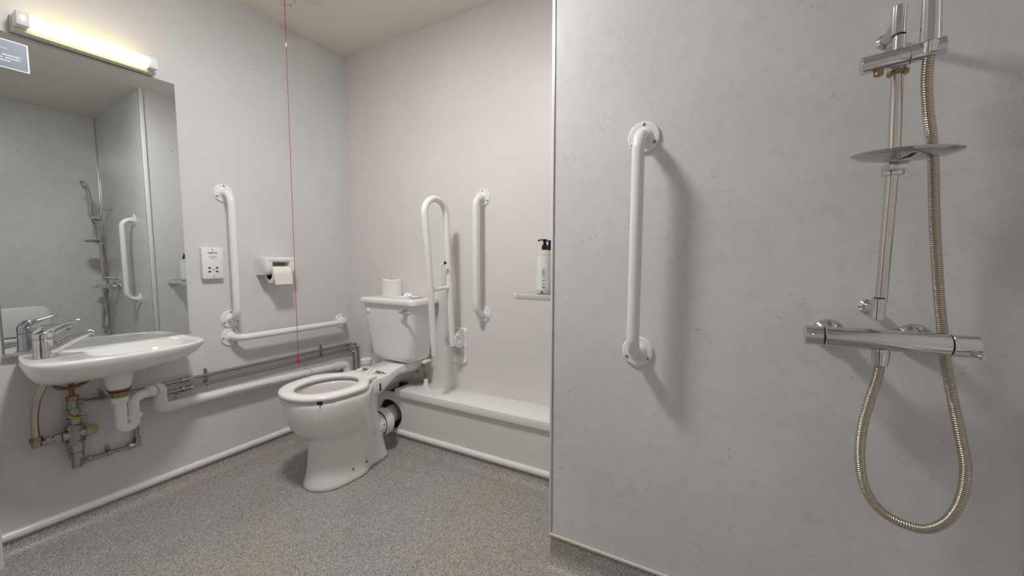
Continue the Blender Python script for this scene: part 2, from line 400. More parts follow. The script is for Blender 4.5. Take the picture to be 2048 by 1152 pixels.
# ------------------------------------------------------------------ grab bars
def flange(b, p, n, r=0.043):
    lathe(b, p, n, [(0, r), (0.004, r), (0.007, r - 0.003), (0.008, 0.026), (0.014, 0.0205), (0.016, 0.0175)], 40)
def grab_bar(label, p0, p1, n, r=0.0165, out=0.07, bend=0.055, spin=(90, -30, 210), group='white grab bars'):
    p0, p1, n = Vector(p0), Vector(p1), Vector(n).normalized()
    t = thing('grab_bar', label, 'grab bar', p0.lerp(p1, 0.5))
    part('tube', 'nylon', t, lambda b: sweep(b, fillet([p0 + n * 0.002, p0 + n * out, p1 + n * out, p1 + n * 0.002], bend, 12), r, 28), angle=60)
    up = Vector((0, 0, 1)); side = up.cross(n)
    for p in (p0, p1):
        f = part('flange', 'nylon', t, lambda b: flange(b, p, n))
        for a in spin:
            q = p + (side * math.cos(math.radians(a)) + up * math.sin(math.radians(a))) * 0.034
            part('screw', 'screw', f, lambda b: lathe(b, q, n, [(0.0065, 0.0042), (0.0088, 0.0042), (0.0095, 0.003)], 14))
    return t
grab_bar('white vertical grab bar on the grey shower panel', (-0.2225, YP, 1.350), (-0.2265, YP, 0.750), (0, -1, 0))
grab_bar('white vertical grab bar on the back wall beside the soap shelf', (-1.113, YB, 1.330), (-1.113, YB, 0.734), (0, -1, 0))
grab_bar('white vertical grab bar on left wall between shaver socket and toilet roll holder', (XL, 0.981, 1.330), (XL, 0.984, 0.727), (1, 0, 0))
grab_bar('white horizontal grab bar low on the left wall above the pipes', (XL, 0.981, 0.638), (XL, 1.603, 0.636), (1, 0, 0), spin=(65, 185, 300))

# ------------------------------------------------------------------ shaver socket
t = thing('shaver_socket', 'white rectangular shaver socket on the left wall beside the mirror', 'socket', (XL, 0.914, 0.926))
sy, sz = 0.914, 0.9985
part('back_box', 'gloss', t, lambda b: box(b, XL, XL + 0.016, sy - 0.042, sy + 0.042, sz - 0.071, sz + 0.071, 0.002))
part('face_plate', 'pvc', t, lambda b: box(b, XL + 0.016, XL + 0.023, sy - 0.043, sy + 0.043, sz - 0.0725, sz + 0.0725, 0.003))
fx = XL + 0.0232
for dz in (0.062, -0.062): part('screw', 'screw', t, lambda b: cyl(b, (fx - 0.001, sy, sz + dz), (fx + 0.001, sy, sz + dz), 0.0028, n=14))
text('lettering', 'DETA', 0.0108, (fx, sy, sz + 0.047), ROT_X, 'ink', t, sx=1.4, bold=0.0002)
text('lettering', 'SHAVERS\nONLY', 0.0078, (fx, sy, sz + 0.026), ROT_X, 'greyink', t, sx=1.15)
def pins(b):
    for a, c, s in ((-0.0155, -0.022, 1), (0.0155, -0.022, -1), (-0.0155, -0.040, 1), (0.0155, -0.040, -1)):
        up_ = -1 if c > -0.03 else 1
        pts = [(sy + a - 0.004 * s, sz + c + 0.003), (sy + a + 0.001 * s, sz + c + 0.0045), (sy + a + 0.007 * s, sz + c + 0.0045 * up_), (sy + a + 0.001 * s, sz + c - 0.0045), (sy + a - 0.004 * s, sz + c - 0.003)]
        loft(b, [[(fx - 0.0012, y, z) for y, z in pts], [(fx + 0.0002, y, z) for y, z in pts]])
part('pin_holes', 'black', t, pins, smooth=False)
text('voltage_marks', '240v\n115v', 0.0055, (fx, sy, sz - 0.031), ROT_X, 'greyink', t)

# ------------------------------------------------------------------ toilet roll holder and its roll
t = thing('toilet_roll_holder', 'white ceramic toilet roll holder on the left wall', 'toilet roll holder', (XL, 1.187, 0.94))
def holder(b):
    box(b, XL, XL + 0.014, 1.116, 1.262, 0.936, 1.024, 0.005)
    box(b, XL + 0.002, -2.026, 1.112, 1.266, 1.002, 1.028, 0.010, 4)
    for s in (1.128, 1.250):
        pts = [(XL + 0.002, 0.937), (XL + 0.002, 1.024), (-2.034, 1.024), (-2.028, 1.016), (-2.027, 0.962), (-2.037, 0.945), (-2.050, 0.937)]
        loft(b, [[(x, s + o * 0.016, z) if abs(o) < 1 else (x * 0.97 + (XL * 0.03) , s + o * 0.0165, z * 0.985 + 0.98 * 0.015) for x, z in pts] for o in (-1, -0.85, 0.85, 1)])
part('holder_body', 'ceramic', t, holder, angle=50)
part('spindle', 'cream', t, lambda b: cyl(b, (-2.060, 1.138, 0.950), (-2.060, 1.244, 0.950), 0.009))
part('screw', 'nickel', t, lambda b: cyl(b, (XL + 0.012, 1.215, 0.992), (XL + 0.018, 1.215, 0.992), 0.004, n=14))
def roll(b, c, ax, L, R, r):
    lathe(b, Vector(c) - Vector(ax) * L / 2, ax, [(0.0, r), (0, R - 0.003), (0.003, R), (L - 0.003, R), (L, R - 0.003), (L, r)], 48, False, False)
def core(b, c, ax, L, R, r): lathe(b, Vector(c) - Vector(ax) * (L / 2 - 0.0005), ax, [(0, R), (L - 0.001, R), (L - 0.001, r), (0, r), (0, R)], 32, False, False)
t = thing('toilet_roll', 'white toilet roll with a hanging sheet inside the wall holder', 'toilet roll', (-2.060, 1.190, 0.890))
part('paper', 'tissue', t, lambda b: roll(b, (-2.060, 1.190, 0.936), (0, 1, 0), 0.094, 0.044, 0.0235))
part('core', 'card', t, lambda b: core(b, (-2.060, 1.190, 0.936), (0, 1, 0), 0.094, 0.0235, 0.0215))
def sheet(b):
    prof = []
    for k in range(9):
        a = math.radians(90 - 90 * k / 8); prof.append((-2.060 + 0.0452 * math.cos(a), 0.936 + 0.0452 * math.sin(a)))
    prof += [(-2.0142, 0.92), (-2.0135, 0.905), (-2.012, 0.888)]
    th = [(x + 0.0006, z + 0.0006) for x, z in reversed(prof)]
    loft(b, [[(x, y, z) for x, z in prof + th] for y in (1.144, 1.236)])
part('loose_sheet', 'tissue', t, sheet)

# ------------------------------------------------------------------ basin
t = thing('wash_basin', 'small white ceramic wash basin on the left wall under the mirror', 'basin', (XL, 0.56, 0.59))
ctl = [(XL, 0.335), (-2.06, 0.318), (-1.95, 0.309), (-1.882, 0.313), (-1.838, 0.345), (-1.812, 0.42), (-1.803, 0.52), (-1.812, 0.61), (-1.838, 0.695), (-1.872, 0.752), (-1.905, 0.781), (-1.955, 0.789), (-2.06, 0.792), (XL, 0.792)]
sp = [(p.x, p.y) for p in spline([(a, c, 0) for a, c in ctl], 12)]
c0 = Vector((-1.985, 0.56))
def ray_out(ang):
    d = Vector((math.cos(ang), math.sin(ang))); best = None; loop = sp + [sp[0]]
    for (ax_, ay_), (bx_, by_) in zip(loop, loop[1:]):
        ex, ey = bx_ - ax_, by_ - ay_; den = d.x * ey - d.y * ex
        if abs(den) < 1e-9: continue
        tt = ((ax_ - c0.x) * ey - (ay_ - c0.y) * ex) / den; s = ((ax_ - c0.x) * d.y - (ay_ - c0.y) * d.x) / den
        if tt > 0 and -1e-6 <= s <= 1 + 1e-6: best = tt if best is None else max(best, tt)
    return c0 + d * best
NB = 96; outl = [ray_out(2 * PI * (k + 0.5) / NB) for k in range(NB)]
def basin(b):
    rings = []
    def sc(s, z): return [(max(XL + 0.001, -2.09 + (p.x + 2.09) * s), 0.435 + (p.y - 0.435) * s, z) for p in outl]
    for s, z in ((0.30, 0.5895), (0.50, 0.593), (0.66, 0.600), (0.79, 0.612), (0.89, 0.628), (0.95, 0.645), (0.985, 0.662), (1.0, 0.676), (1.002, 0.681), (0.997, 0.685), (0.988, 0.6868)): rings.append(sc(s, z))
    def inn(s, z, k=1.0):
        out = []
        for q in range(NB):
            a = 2 * PI * (q + 0.5) / NB; e = 3.0
            rr = (abs(math.cos(a) / 0.112) ** e + abs(math.sin(a) / 0.150) ** e) ** (-1 / e) * s
            out.append((-1.955 + rr * math.cos(a), 0.600 + rr * math.sin(a), z))
        return out
    for s, z in ((1.0, 0.684), (0.985, 0.680), (0.95, 0.668), (0.86, 0.646), (0.70, 0.628), (0.45, 0.617), (0.15, 0.612)): rings.append(inn(s, z))
    loft(b, rings)
bas = part('basin_bowl', 'ceramic', t, basin, angle=60)
part('waste_boss', 'ceramic', t, lambda b: lathe(b, (-1.985, 0.537, 0.600), (0, 0, -1), [(0, 0.052), (0.010, 0.044), (0.04, 0.038), (0.062, 0.033), (0.066, 0.031)], 32), angle=50)
part('rust_ring', 'stain', t, lambda b: lathe(b, (-1.985, 0.537, 0.534), (0, 0, -1), [(0, 0.0335), (0.004, 0.034), (0.006, 0.031)], 32))
part('plug_hole', 'chrome', t, lambda b: lathe(b, (-1.955, 0.585, 0.6105), (0, 0, 1), [(0, 0.022), (0.003, 0.022), (0.004, 0.018)], 24))

# tap
tx, ty = -1.992, 0.366; dirv = Vector((0.30, 0.954, 0)).normalized()
t = thing('mixer_tap', 'chrome lever mixer tap on the left end of the basin', 'tap', (tx, ty, 0.685))
part('base_ring', 'chrome', t, lambda b: lathe(b, (tx, ty, 0.6845), (0, 0, 1), [(0, 0.032), (0.003, 0.032), (0.005, 0.029)], 32))
def tapbody(b):
    lathe(b, (tx, ty, 0.689), (0, 0, 1), [(0, 0.0290), (0.004, 0.0275), (0.03, 0.0262), (0.058, 0.0258), (0.061, 0.024)], 32)
    P = [Vector((tx, ty, 0.715)) + dirv * d + Vector((0, 0, h)) for d, h in ((0.0, -0.006), (0.022, -0.001), (0.045, 0.014), (0.070, 0.030), (0.095, 0.040), (0.110, 0.044), (0.116, 0.042))]
    sweep(b, spline(P, 5), [0.0245 - 0.0135 * min(1, k / 24) for k in range(31)], 20, flat=(1.0, 0.85))
    e = P[-2]; cyl(b, e + Vector((0, 0, -0.016)) - dirv * 0.002, e - dirv * 0.002, 0.0095, n=20)
part('tap_body', 'chrome', t, tapbody, angle=60)
def lever(b):
    P = [Vector((tx, ty, 0.7510)) + dirv * d + Vector((0, 0, h)) for d, h in ((-0.022, 0.006), (-0.012, 0.018), (0.004, 0.029), (0.026, 0.038), (0.048, 0.047), (0.068, 0.053), (0.084, 0.0560))]
    rr = [0.012, 0.021, 0.0245, 0.021, 0.015, 0.011, 0.007]; ff = [(1, .4), (1, .7), (1, .75), (1, .42), (1, .3), (1, .28), (.9, .3)]
    side = Vector((0, 0, 1)).cross(dirv)
    Q = spline(P, 6); R = []; F = []
    for k in range(len(Q)):
        f = k / 6; i = min(5, int(f)); u = f - i
        R.append(rr[i] * (1 - u) + rr[i + 1] * u); F.append((1, ff[i][1] * (1 - u) + ff[i + 1][1] * u))
    sweep(b, Q, R, 20, flat=F, up=side)
    lathe(b, (tx, ty, 0.7505), (0, 0, 1), [(0, 0.0240), (0.001, 0.0260), (0.014, 0.0255), (0.026, 0.020), (0.032, 0.008)], 32)
part('lever', 'chrome', t, lever, angle=60)

# ------------------------------------------------------------------ pipes under the basin
def nut(b, p0, p1, r, n=6): cyl(b, p0, p1, r, n=n)
def V3(*a): return Vector(a)
t = thing('basin_trap', 'white plastic waste trap hanging under the basin', 'waste trap', (-1.985, 0.56, 0.36))
part('tail_pipe', 'brass', t, lambda b: (lathe(b, (-1.985, 0.537, 0.527), (0, 0, -1), [(0, 0.029), (0.008, 0.028), (0.009, 0.0205), (0.034, 0.0205)], 28)), label='tarnished brass waste tail')
part('rubber_washer', 'rubber', t, lambda b: lathe(b, (-1.985, 0.537, 0.531), (0, 0, -1), [(0, 0.029), (0.006, 0.031), (0.008, 0.029)], 28))
part('u_bend', 'pvc', t, lambda b: sweep(b, fillet([(-1.985, 0.537, 0.50), (-1.985, 0.537, 0.377), (-1.990, 0.574, 0.377), (-1.990, 0.574, 0.442)], 0.0186, 12), 0.0178, 26), angle=60)
part('swan_neck', 'pvc', t, lambda b: sweep(b, fillet([(-1.990, 0.574, 0.425), (-1.990, 0.574, 0.483), (-2.018, 0.640, 0.488)], 0.026, 10), 0.0178, 26), angle=60)
part('coupling_nut', 'pvc', t, lambda b: cyl(b, (-1.985, 0.537, 0.478), (-1.985, 0.537, 0.501), 0.0240, n=20, ch=0.003))
part('coupling_nut', 'pvc', t, lambda b: cyl(b, (-1.990, 0.574, 0.405), (-1.990, 0.574, 0.424), 0.0245, n=20, ch=0.003))
part('coupling_nut', 'pvc', t, lambda b: cyl(b, (-2.010, 0.620, 0.4865), (-2.021, 0.646, 0.488), 0.0225, n=20, ch=0.003))
t = thing('waste_pipe', 'long white plastic waste pipe low on left wall under steel pipes', 'pipe', (-2.09, 1.15, 0.36))
part('elbow', 'oldpvc', t, lambda b: sweep(b, fillet([(-2.0215, 0.648, 0.488), (-2.045, 0.676, 0.488), (-2.060, 0.676, 0.398), (-2.072, 0.740, 0.388)], 0.028, 10), 0.0225, 26), angle=60)
part('pipe', 'pvc', t, lambda b: sweep(b, [(-2.072, 0.72, 0.391), (-2.088, 0.80, 0.386), (-2.088, 1.20, 0.376), (-2.088, 1.56, 0.365)], 0.0205, 24), angle=60)
part('elbow', 'pvc', t, lambda b: sweep(b, fillet([(-2.088, 1.545, 0.3655), (-2.088, 1.606, 0.363), (-2.088, 1.606, 0.25)], 0.026, 10), 0.0235, 24), angle=60)
part('collar', 'pvc', t, lambda b: cyl(b, (-2.088, 1.525, 0.366), (-2.088, 1.550, 0.3655), 0.0275, n=22, ch=0.003))
part('collar', 'oldpvc', t, lambda b: cyl(b, (-2.0535, 0.676, 0.437), (-2.057, 0.676, 0.419), 0.0245, n=22, ch=0.002))
def pclip(y, z, r, x=-2.088, mat='cream', name='pipe_clip', par=None):
    def f(b):
        ring = [Vector((x + (r + 0.002) * math.cos(a), y, z + (r + 0.002) * math.sin(a))) for a in [2 * PI * k / 24 for k in range(24)]]
        lathe(b, (x, y - 0.006, z), (0, 1, 0), [(0, r), (0, r + 0.003), (0.012, r + 0.003), (0.012, r)], 24, False, False)
        box(b, XL, x - r * 0.6, y - 0.006, y + 0.006, z + r * 0.2, z + r + 0.004); box(b, XL, XL + 0.005, y - 0.006, y + 0.006, z + r, z + r + 0.022, 0.001)
    def g(b): cyl(b, (XL + 0.005, y, z + r + 0.015), (XL + 0.0075, y, z + r + 0.015), 0.0042, n=10)
    c = part(name, mat, par, f); part('screw', 'screw', c, g); return c
for y in (0.757, 1.36): pclip(y, 0.388 - 0.024 * (y - 0.75), 0.0205, par=t)
_wp = t
text('pipe_marking', 'SOLVENT WELD 40mm ABS BS EN 1455 +', 0.012, (-2.0675, 1.03, 0.377), Matrix.Rotation(math.radians(-1.5), 4, 'X') @ ROT_X, 'greyink', t, ext=0.0004)

XPp = -2.107
t = thing('water_pipe', 'upper thin steel water pipe running along left wall above the waste pipe', 'pipe', (XPp, 1.04, 0.48), 'steel water pipes on the left wall')
del t['group']
part('pipe', 'steel', t, lambda b: sweep(b, fillet([(XPp + 0.012, 0.452, 0.486), (XPp + 0.008, 0.57, 0.480), (XPp, 0.80, 0.481), (XPp, 1.655, 0.481)], 0.05, 5), 0.0075, 16), angle=60)
part('pipe_drop', 'steel', t, lambda b: sweep(b, fillet([(XPp, 1.64, 0.481), (XPp + 0.005, 1.672, 0.481), (XPp + 0.045, 1.672, 0.47), (XPp + 0.048, 1.672, 0.30)], 0.018, 6), 0.0075, 16), angle=60)
def cpl(b, y, z, x=XPp, L=0.022, r=0.012):
    nut(b, (x, y - L, z), (x, y - L + 0.012, z), r); nut(b, (x, y + L - 0.012, z), (x, y + L, z), r); cyl(b, (x, y - L, z), (x, y + L, z), r * 0.8, n=14)
part('compression_coupling', 'nickel', t, lambda b: cpl(b, 0.790, 0.481))
part('compression_nut', 'nickel', t, lambda b: nut(b, (XPp + 0.012, 0.462, 0.486), (XPp + 0.012, 0.478, 0.485), 0.012))
part('compression_nut', 'nickel', t, lambda b: nut(b, (XPp, 1.628, 0.481), (XPp, 1.646, 0.481), 0.011))
for y in (0.868, 1.455): pclip(y, 0.481, 0.0075, x=XPp, mat='nickel', par=t)
pclip(0.522, 0.483, 0.0075, x=XPp + 0.01, mat='nickel', par=t)
t = thing('water_pipe', 'lower thin steel water pipe turning down and under the basin', 'pipe', (XPp, 1.04, 0.25))
part('pipe', 'steel', t, lambda b: sweep(b, fillet([(XPp, 0.462, 0.258), (XPp, 0.612, 0.258), (XPp, 0.612, 0.441), (XPp, 1.628, 0.441)], 0.014, 6), 0.0075, 16), angle=60)
part('pipe_drop', 'steel', t, lambda b: sweep(b, fillet([(XPp, 1.62, 0.441), (XPp, 1.658, 0.441), (XPp + 0.024, 1.658, 0.43), (XPp + 0.024, 1.658, 0.28)], 0.014, 6), 0.0075, 16), angle=60)
part('compression_coupling', 'nickel', t, lambda b: cpl(b, 0.790, 0.441))
part('compression_elbow', 'nickel', t, lambda b: (nut(b, (XPp, 0.585, 0.258), (XPp, 0.600, 0.258), 0.012), nut(b, (XPp, 0.612, 0.270), (XPp, 0.612, 0.287), 0.012), cyl(b, (XPp, 0.598, 0.258), (XPp, 0.622, 0.258), 0.0105, n=14), cyl(b, (XPp, 0.612, 0.25), (XPp, 0.612, 0.272), 0.0105, n=14)))
for y in (0.868, 1.455): pclip(y, 0.441, 0.0075, x=XPp, mat='nickel', par=t)
pclip(0.528, 0.258, 0.0075, x=XPp, mat='nickel', par=t)

vx, vy = -2.082, 0.437
t = thing('mixing_valve', 'grey thermostatic mixing valve with green cap below the basin', 'valve', (vx, vy, 0.25))
part('valve_body', 'nickel', t, lambda b: (cyl(b, (vx, vy, 0.335), (vx, vy, 0.415), 0.0215, n=24, ch=0.002), cyl(b, (vx, 0.404, 0.376), (vx, 0.463, 0.376), 0.020, n=24, ch=0.002), cyl(b, (vx, vy, 0.395), (vx, vy, 0.409), 0.0265, n=24, ch=0.002), cyl(b, (vx, vy, 0.342), (vx, vy, 0.354), 0.0265, n=24, ch=0.002)))
part('cap', 'olive', t, lambda b: lathe(b, (vx, 0.463, 0.376), (0, 1, 0), [(0, 0.0195), (0.014, 0.0195), (0.028, 0.0175), (0.034, 0.012)], 24), label='pale green cap')
part('lower_union', 'nickel', t, lambda b: (nut(b, (vx, vy, 0.312), (vx, vy, 0.342), 0.0235), nut(b, (vx, vy, 0.288), (vx, vy, 0.308), 0.020), cyl(b, (vx, vy, 0.25), (vx, vy, 0.31), 0.0145, n=18), cyl(b, (vx, 0.437, 0.258), (XPp + 0.004, 0.466, 0.258), 0.0115, n=16), nut(b, (XPp, 0.462, 0.258), (XPp, 0.478, 0.258), 0.0135)))
part('upper_union', 'nickel', t, lambda b: (nut(b, (vx, vy, 0.416), (vx, vy, 0.436), 0.021), cyl(b, (vx, vy, 0.41), (vx, vy, 0.50), 0.013, n=16), nut(b, (vx, vy, 0.452), (vx, vy, 0.470), 0.0195), cyl(b, (vx, vy - 0.002, 0.488), (XPp + 0.011, 0.462, 0.486), 0.011, n=16), cyl(b, (vx, vy, 0.472), (vx, vy, 0.502), 0.015, n=18)))
part('side_union', 'nickel', t, lambda b: (nut(b, (vx, 0.385, 0.375), (vx, 0.400, 0.375), 0.0175), nut(b, (vx, 0.366, 0.3745), (vx, 0.380, 0.3745), 0.0165), cyl(b, (vx, 0.350, 0.374), (vx, 0.402, 0.3755), 0.012, n=16), cyl(b, (vx + 0.004, 0.3455, 0.366), (vx + 0.004, 0.3455, 0.385), 0.0135, n=16)))
part('brass_nut', 'brass', t, lambda b: (nut(b, (vx, vy, 0.503), (vx, vy, 0.518), 0.017)), label='brass nut on top')
part('cable_tie', 'yellow', t, lambda b: (sweep(b, [(vx + 0.021 * math.cos(a) + 0.004, vy + 0.006 + 0.024 * math.sin(a), 0.440 - 0.006 * math.sin(a)) for a in [2 * PI * k / 24 for k in range(25)]], 0.0018, 8), sweep(b, [(vx + 0.018, vy - 0.016, 0.452), (vx + 0.022, vy + 0.004, 0.436), (vx + 0.012, vy + 0.034, 0.440), (vx - 0.002, vy + 0.022, 0.455)], 0.0018, 8)), label='yellow tie loop')
part('riser_pipe', 'copper', t, lambda b: sweep(b, spline([(vx, vy, 0.51), (vx, vy + 0.001, 0.56), (vx + 0.02, vy + 0.004, 0.605)], 6), 0.0075, 14), label='brown copper pipe')
t = thing('braided_hose', 'braided steel hose rising from the mixing valve elbow to basin underside', 'hose', (-2.075, 0.356, 0.38))
part('hose', 'hose', t, lambda b: sweep(b, resample(spline([(-2.078, 0.3455, 0.392), (-2.077, 0.344, 0.435), (-2.070, 0.346, 0.490), (-2.055, 0.352, 0.540), (-2.04, 0.367, 0.59), (-2.035, 0.372, 0.612)], 8), 110), [0.0102 if k % 2 else 0.0094 for k in range(111)], 14), angle=80)
part('hose_nut', 'brass', t, lambda b: nut(b, (-2.078, 0.3455, 0.384), (-2.078, 0.3455, 0.400), 0.0165))
tag(part('tap_tail_hose', 'copper', None, lambda b: sweep(b, spline([(-2.03, 0.386, 0.61), (-2.045, 0.392, 0.572), (-2.055, 0.415, 0.556), (-2.055, 0.445, 0.556), (-2.045, 0.475, 0.575), (-2.03, 0.490, 0.61)], 8), 0.0065, 12)), 'dark brown looped pipe tucked under the basin', 'pipe')

# ------------------------------------------------------------------ toilet
XC = -1.592
t = thing('toilet', 'white close coupled toilet with lidless seat and cistern standing on floor', 'toilet', (XC, 1.22, 0))
def outline(yf, ym, yb, hw, hb, yk=None, n=72):
    yk = yk if yk is not None else ym + (yb - ym) * 0.62
    half = [(0, yf), (hw * 0.55, yf + (ym - yf) * 0.14), (hw * 0.90, yf + (ym - yf) * 0.50), (hw, ym), (hw * 0.93 + hb * 0.07, ym + (yk - ym) * 0.5), (hb * 1.02, yk), (hb, (yk + yb) / 2), (hb * 0.9, yb - 0.006), (hb * 0.55, yb), (0, yb)]
    pts = [(x, y, 0) for x, y in half] + [(-x, y, 0) for x, y in reversed(half[1:-1])]
    P = spline(pts, 12, True)
    # resample by angle
    cy_ = ym + 0.04; out = []
    angs = [(math.atan2(p.x, -(p.y - cy_)) % (2 * PI), p) for p in P]; angs.sort(key=lambda q: q[0])
    for k in range(n):
        a = 2 * PI * k / n
        j = 0
        while j < len(angs) and angs[j][0] <= a: j += 1
        a1, p1 = angs[j % len(angs)]; a0, p0 = angs[j - 1]
        da = (a1 - a0) % (2 * PI); u = ((a - a0) % (2 * PI)) / da if da > 1e-9 else 0
        out.append(p0.lerp(p1, min(1, max(0, u))))
    return out
def ring(o, z): return [(XC + p.x, p.y, z) for p in o]
def pan(b):
    S = []
    for z, yf, ym, yb, hw, hb in (
        (0.000, 1.008, 1.16, 1.405, 0.112, 0.078), (0.006, 1.004, 1.16, 1.408, 0.116, 0.082), (0.020, 1.006, 1.16, 1.407, 0.113, 0.080),
        (0.045, 1.014, 1.17, 1.400, 0.105, 0.075), (0.09, 1.022, 1.17, 1.390, 0.097, 0.072), (0.15, 1.028, 1.17, 1.380, 0.092, 0.072), (0.195, 1.030, 1.17, 1.372, 0.092, 0.073),
        (0.215, 1.026, 1.16, 1.366, 0.096, 0.075), (0.230, 1.012, 1.15, 1.360, 0.108, 0.077), (0.250, 0.988, 1.14, 1.352, 0.126, 0.079), (0.275, 0.968, 1.13, 1.346, 0.144, 0.081),
        (0.305, 0.952, 1.12, 1.344, 0.159, 0.084), (0.335, 0.942, 1.12, 1.345, 0.169, 0.087), (0.365, 0.936, 1.12, 1.350, 0.175, 0.091), (0.395, 0.933, 1.12, 1.355, 0.178, 0.095),
        (0.412, 0.933, 1.12, 1.355, 0.178, 0.096), (0.418, 0.937, 1.12, 1.350, 0.174, 0.093)):
        S.append(ring(outline(yf, ym, yb, hw, hb, 1.295), z))
    n = 72; cyi = 1.16
    def el(a_, b0, z, cy=1.115):
        out = []
        for k in range(n):
            a = 2 * PI * k / n; out.append((XC + b0 * math.sin(a), cy - a_ * math.cos(a), z))
        return out
    S += [el(0.150, 0.128, 0.418), el(0.146, 0.124, 0.410), el(0.150, 0.128, 0.385), el(0.142, 0.118, 0.34), el(0.120, 0.095, 0.29, 1.12), el(0.085, 0.062, 0.245, 1.13), el(0.05, 0.04, 0.225, 1.14)]
    loft(b, S)
    # rear ledge carrying the cistern
    pts = []
    half = [(0.0, 1.29), (0.088, 1.29), (0.100, 1.33), (0.099, 1.38), (0.086, 1.44), (0.080, 1.50), (0.082, 1.56), (0.088, 1.61), (0.08, 1.655), (0.0, 1.66)]
    P = [(p.x, p.y) for p in spline([(x, y, 0) for x, y in half] + [(-x, y, 0) for x, y in reversed(half[1:-1])], 6, True)]
    rr = []
    for z, s in ((0.352, 0.90), (0.366, 0.97), (0.380, 1.0), (0.398, 1.0), (0.424, 1.0), (0.431, 0.985), (0.434, 0.94)):
        dz = 0
        rr.append([(XC + x * s, y, z + (0.020 * max(0, min(1, (y - 1.40) / 0.12)) if z > 0.42 else 0.052 * max(0, min(1, (y - 1.345) / 0.14)) * max(0, min(1, (0.418 - z) / 0.05)))) for x, y in P])
    loft(b, rr)
    # trap outlet spigot
    lathe(b, (-1.588, 1.325, 0.157), (0, 1, 0), [(0, 0.072), (0.035, 0.066), (0.055, 0.0595), (0.10, 0.0585)], 36)
part('pan', 'ceramic', t, pan, angle=70)
part('water_line', 'stain', t, lambda b: lathe(b, (XC, 1.14, 0.2505), (0, 0, 1), [(0, 0.060), (0.001, 0.075), (0.0015, 0.0752)], 40), label='brown water line stain')
for y in (1.165, 1.243):
    part('floor_bolt', 'screw', t, lambda b: (lathe(b, (XC + 0.092, y, 0.050), (1, 0, 0.1), [(0, 0.009), (0.010, 0.007), (0.016, 0.004)], 14)))
part('side_slot', 'dark', t, lambda b: box(b, XC + 0.088, XC + 0.1025, 1.333, 1.341, 0.368, 0.406), smooth=False)
def seat(b):
    n = 72
    def oc(off, z):
        o = outline(0.924 + off, 1.12, 1.336 - off, 0.181 - off, 0.098 - off, 1.275)
        return ring(o, z + 0.007)
    def ic(off, z):
        out = []
        for k in range(n):
            a = 2 * PI * k / n; y = -(0.140 + off) * math.cos(a); w = (0.116 + off)
            out.append((XC + w * math.sin(a), 1.122 + y, z + 0.007))
        return out
    S = [oc(0.012, 0.4225), oc(0.003, 0.425), oc(0.0, 0.431), oc(0.002, 0.438), oc(0.008, 0.443), oc(0.020, 0.4455), ic(0.018, 0.4445), ic(0.006, 0.442), ic(0.0, 0.437), ic(0.002, 0.430), ic(0.008, 0.4235), oc(0.012, 0.4225)]
    loft(b, S, False, False)
st = part('seat', 'seat', t, seat, angle=70)
for x in (-0.072, -0.010, 0.026):
    def lugs(b, x=x):
        P = [(XC + x - 0.012, 1.335, 0.428), (XC + x + 0.012, 1.335, 0.428), (XC + x + 0.009, 1.372, 0.436), (XC + x - 0.009, 1.372, 0.436)]
        Q = [(XC + x - 0.012, 1.335, 0.444), (XC + x + 0.012, 1.335, 0.444), (XC + x + 0.009, 1.376, 0.452), (XC + x - 0.009, 1.376, 0.452)]
        loft(b, [P, Q])
    part('seat_lug', 'seat', st, lugs)
part('seat_buffer', 'rubber', st, lambda b: box(b, XC + 0.120, XC + 0.140, 0.985, 0.997, 0.4185, 0.4310), label='dark rubber buffer')
for x in (-0.042, 0.050):
    def hinge(b, x=x):
        cyl(b, (XC + x - 0.018, 1.374, 0.447), (XC + x + 0.014, 1.374, 0.447), 0.0048, n=16)
        if x > 0:
            sweep(b, fillet([(XC + x + 0.010, 1.374, 0.447), (XC + x + 0.022, 1.380, 0.447), (XC + x + 0.026, 1.392, 0.432)], 0.006, 5), 0.0034, 12)
            lathe(b, (XC + x + 0.026, 1.394, 0.434), (0, 0, 1), [(0, 0.010), (0.002, 0.010), (0.004, 0.006)], 18)
    part('hinge', 'brass', st, hinge, label='tarnished metal hinge')
XCC = -1.600
def cistern(b):
    R = []
    def rr(z, w, yf, yb, r): return [(x, y, z) for x, y in rrect(XCC, (yf + yb) / 2, w, yb - yf, r, 7)]
    for z, w, yf, yb, r in ((0.462, 0.225, 1.545, 1.655, 0.03), (0.464, 0.262, 1.525, 1.668, 0.035), (0.474, 0.284, 1.512, 1.675, 0.035), (0.50, 0.300, 1.508, 1.678, 0.034), (0.60, 0.332, 1.500, 1.680, 0.033), (0.70, 0.356, 1.492, 1.681, 0.032), (0.780, 0.372, 1.484, 1.682, 0.032)): R.append(rr(z, w, yf, yb, r))
    loft(b, R)
ci_ = part('cistern', 'ceramic', t, cistern, angle=60)
def lid(b):
    R = []
    for z, s in ((0.777, 0.0), (0.779, 0.004), (0.796, 0.004), (0.803, 0.001), (0.808, -0.006), (0.810, -0.016)):
        R.append([(x, y, z) for x, y in rrect(XCC, 1.578, 0.392 + 2 * s, 0.212 + 2 * s * 0.6, 0.028, 7)])
    loft(b, R)
part('cistern_lid', 'ceramic', t, lid, angle=60)
def lev(b):
    cyl(b, (-1.458, 1.487, 0.745), (-1.458, 1.468, 0.745), 0.0145, n=24, ch=0.002)
    sweep(b, [(-1.482, 1.462, 0.7455), (-1.462, 1.460, 0.745), (-1.435, 1.452, 0.743), (-1.405, 1.445, 0.742), (-1.385, 1.444, 0.742)], [0.004, 0.006, 0.005, 0.0055, 0.004], 14)
    cyl(b, (-1.458, 1.470, 0.745), (-1.458, 1.456, 0.745), 0.009, n=20, ch=0.001)
part('flush_lever', 'chrome', ci_, lev)
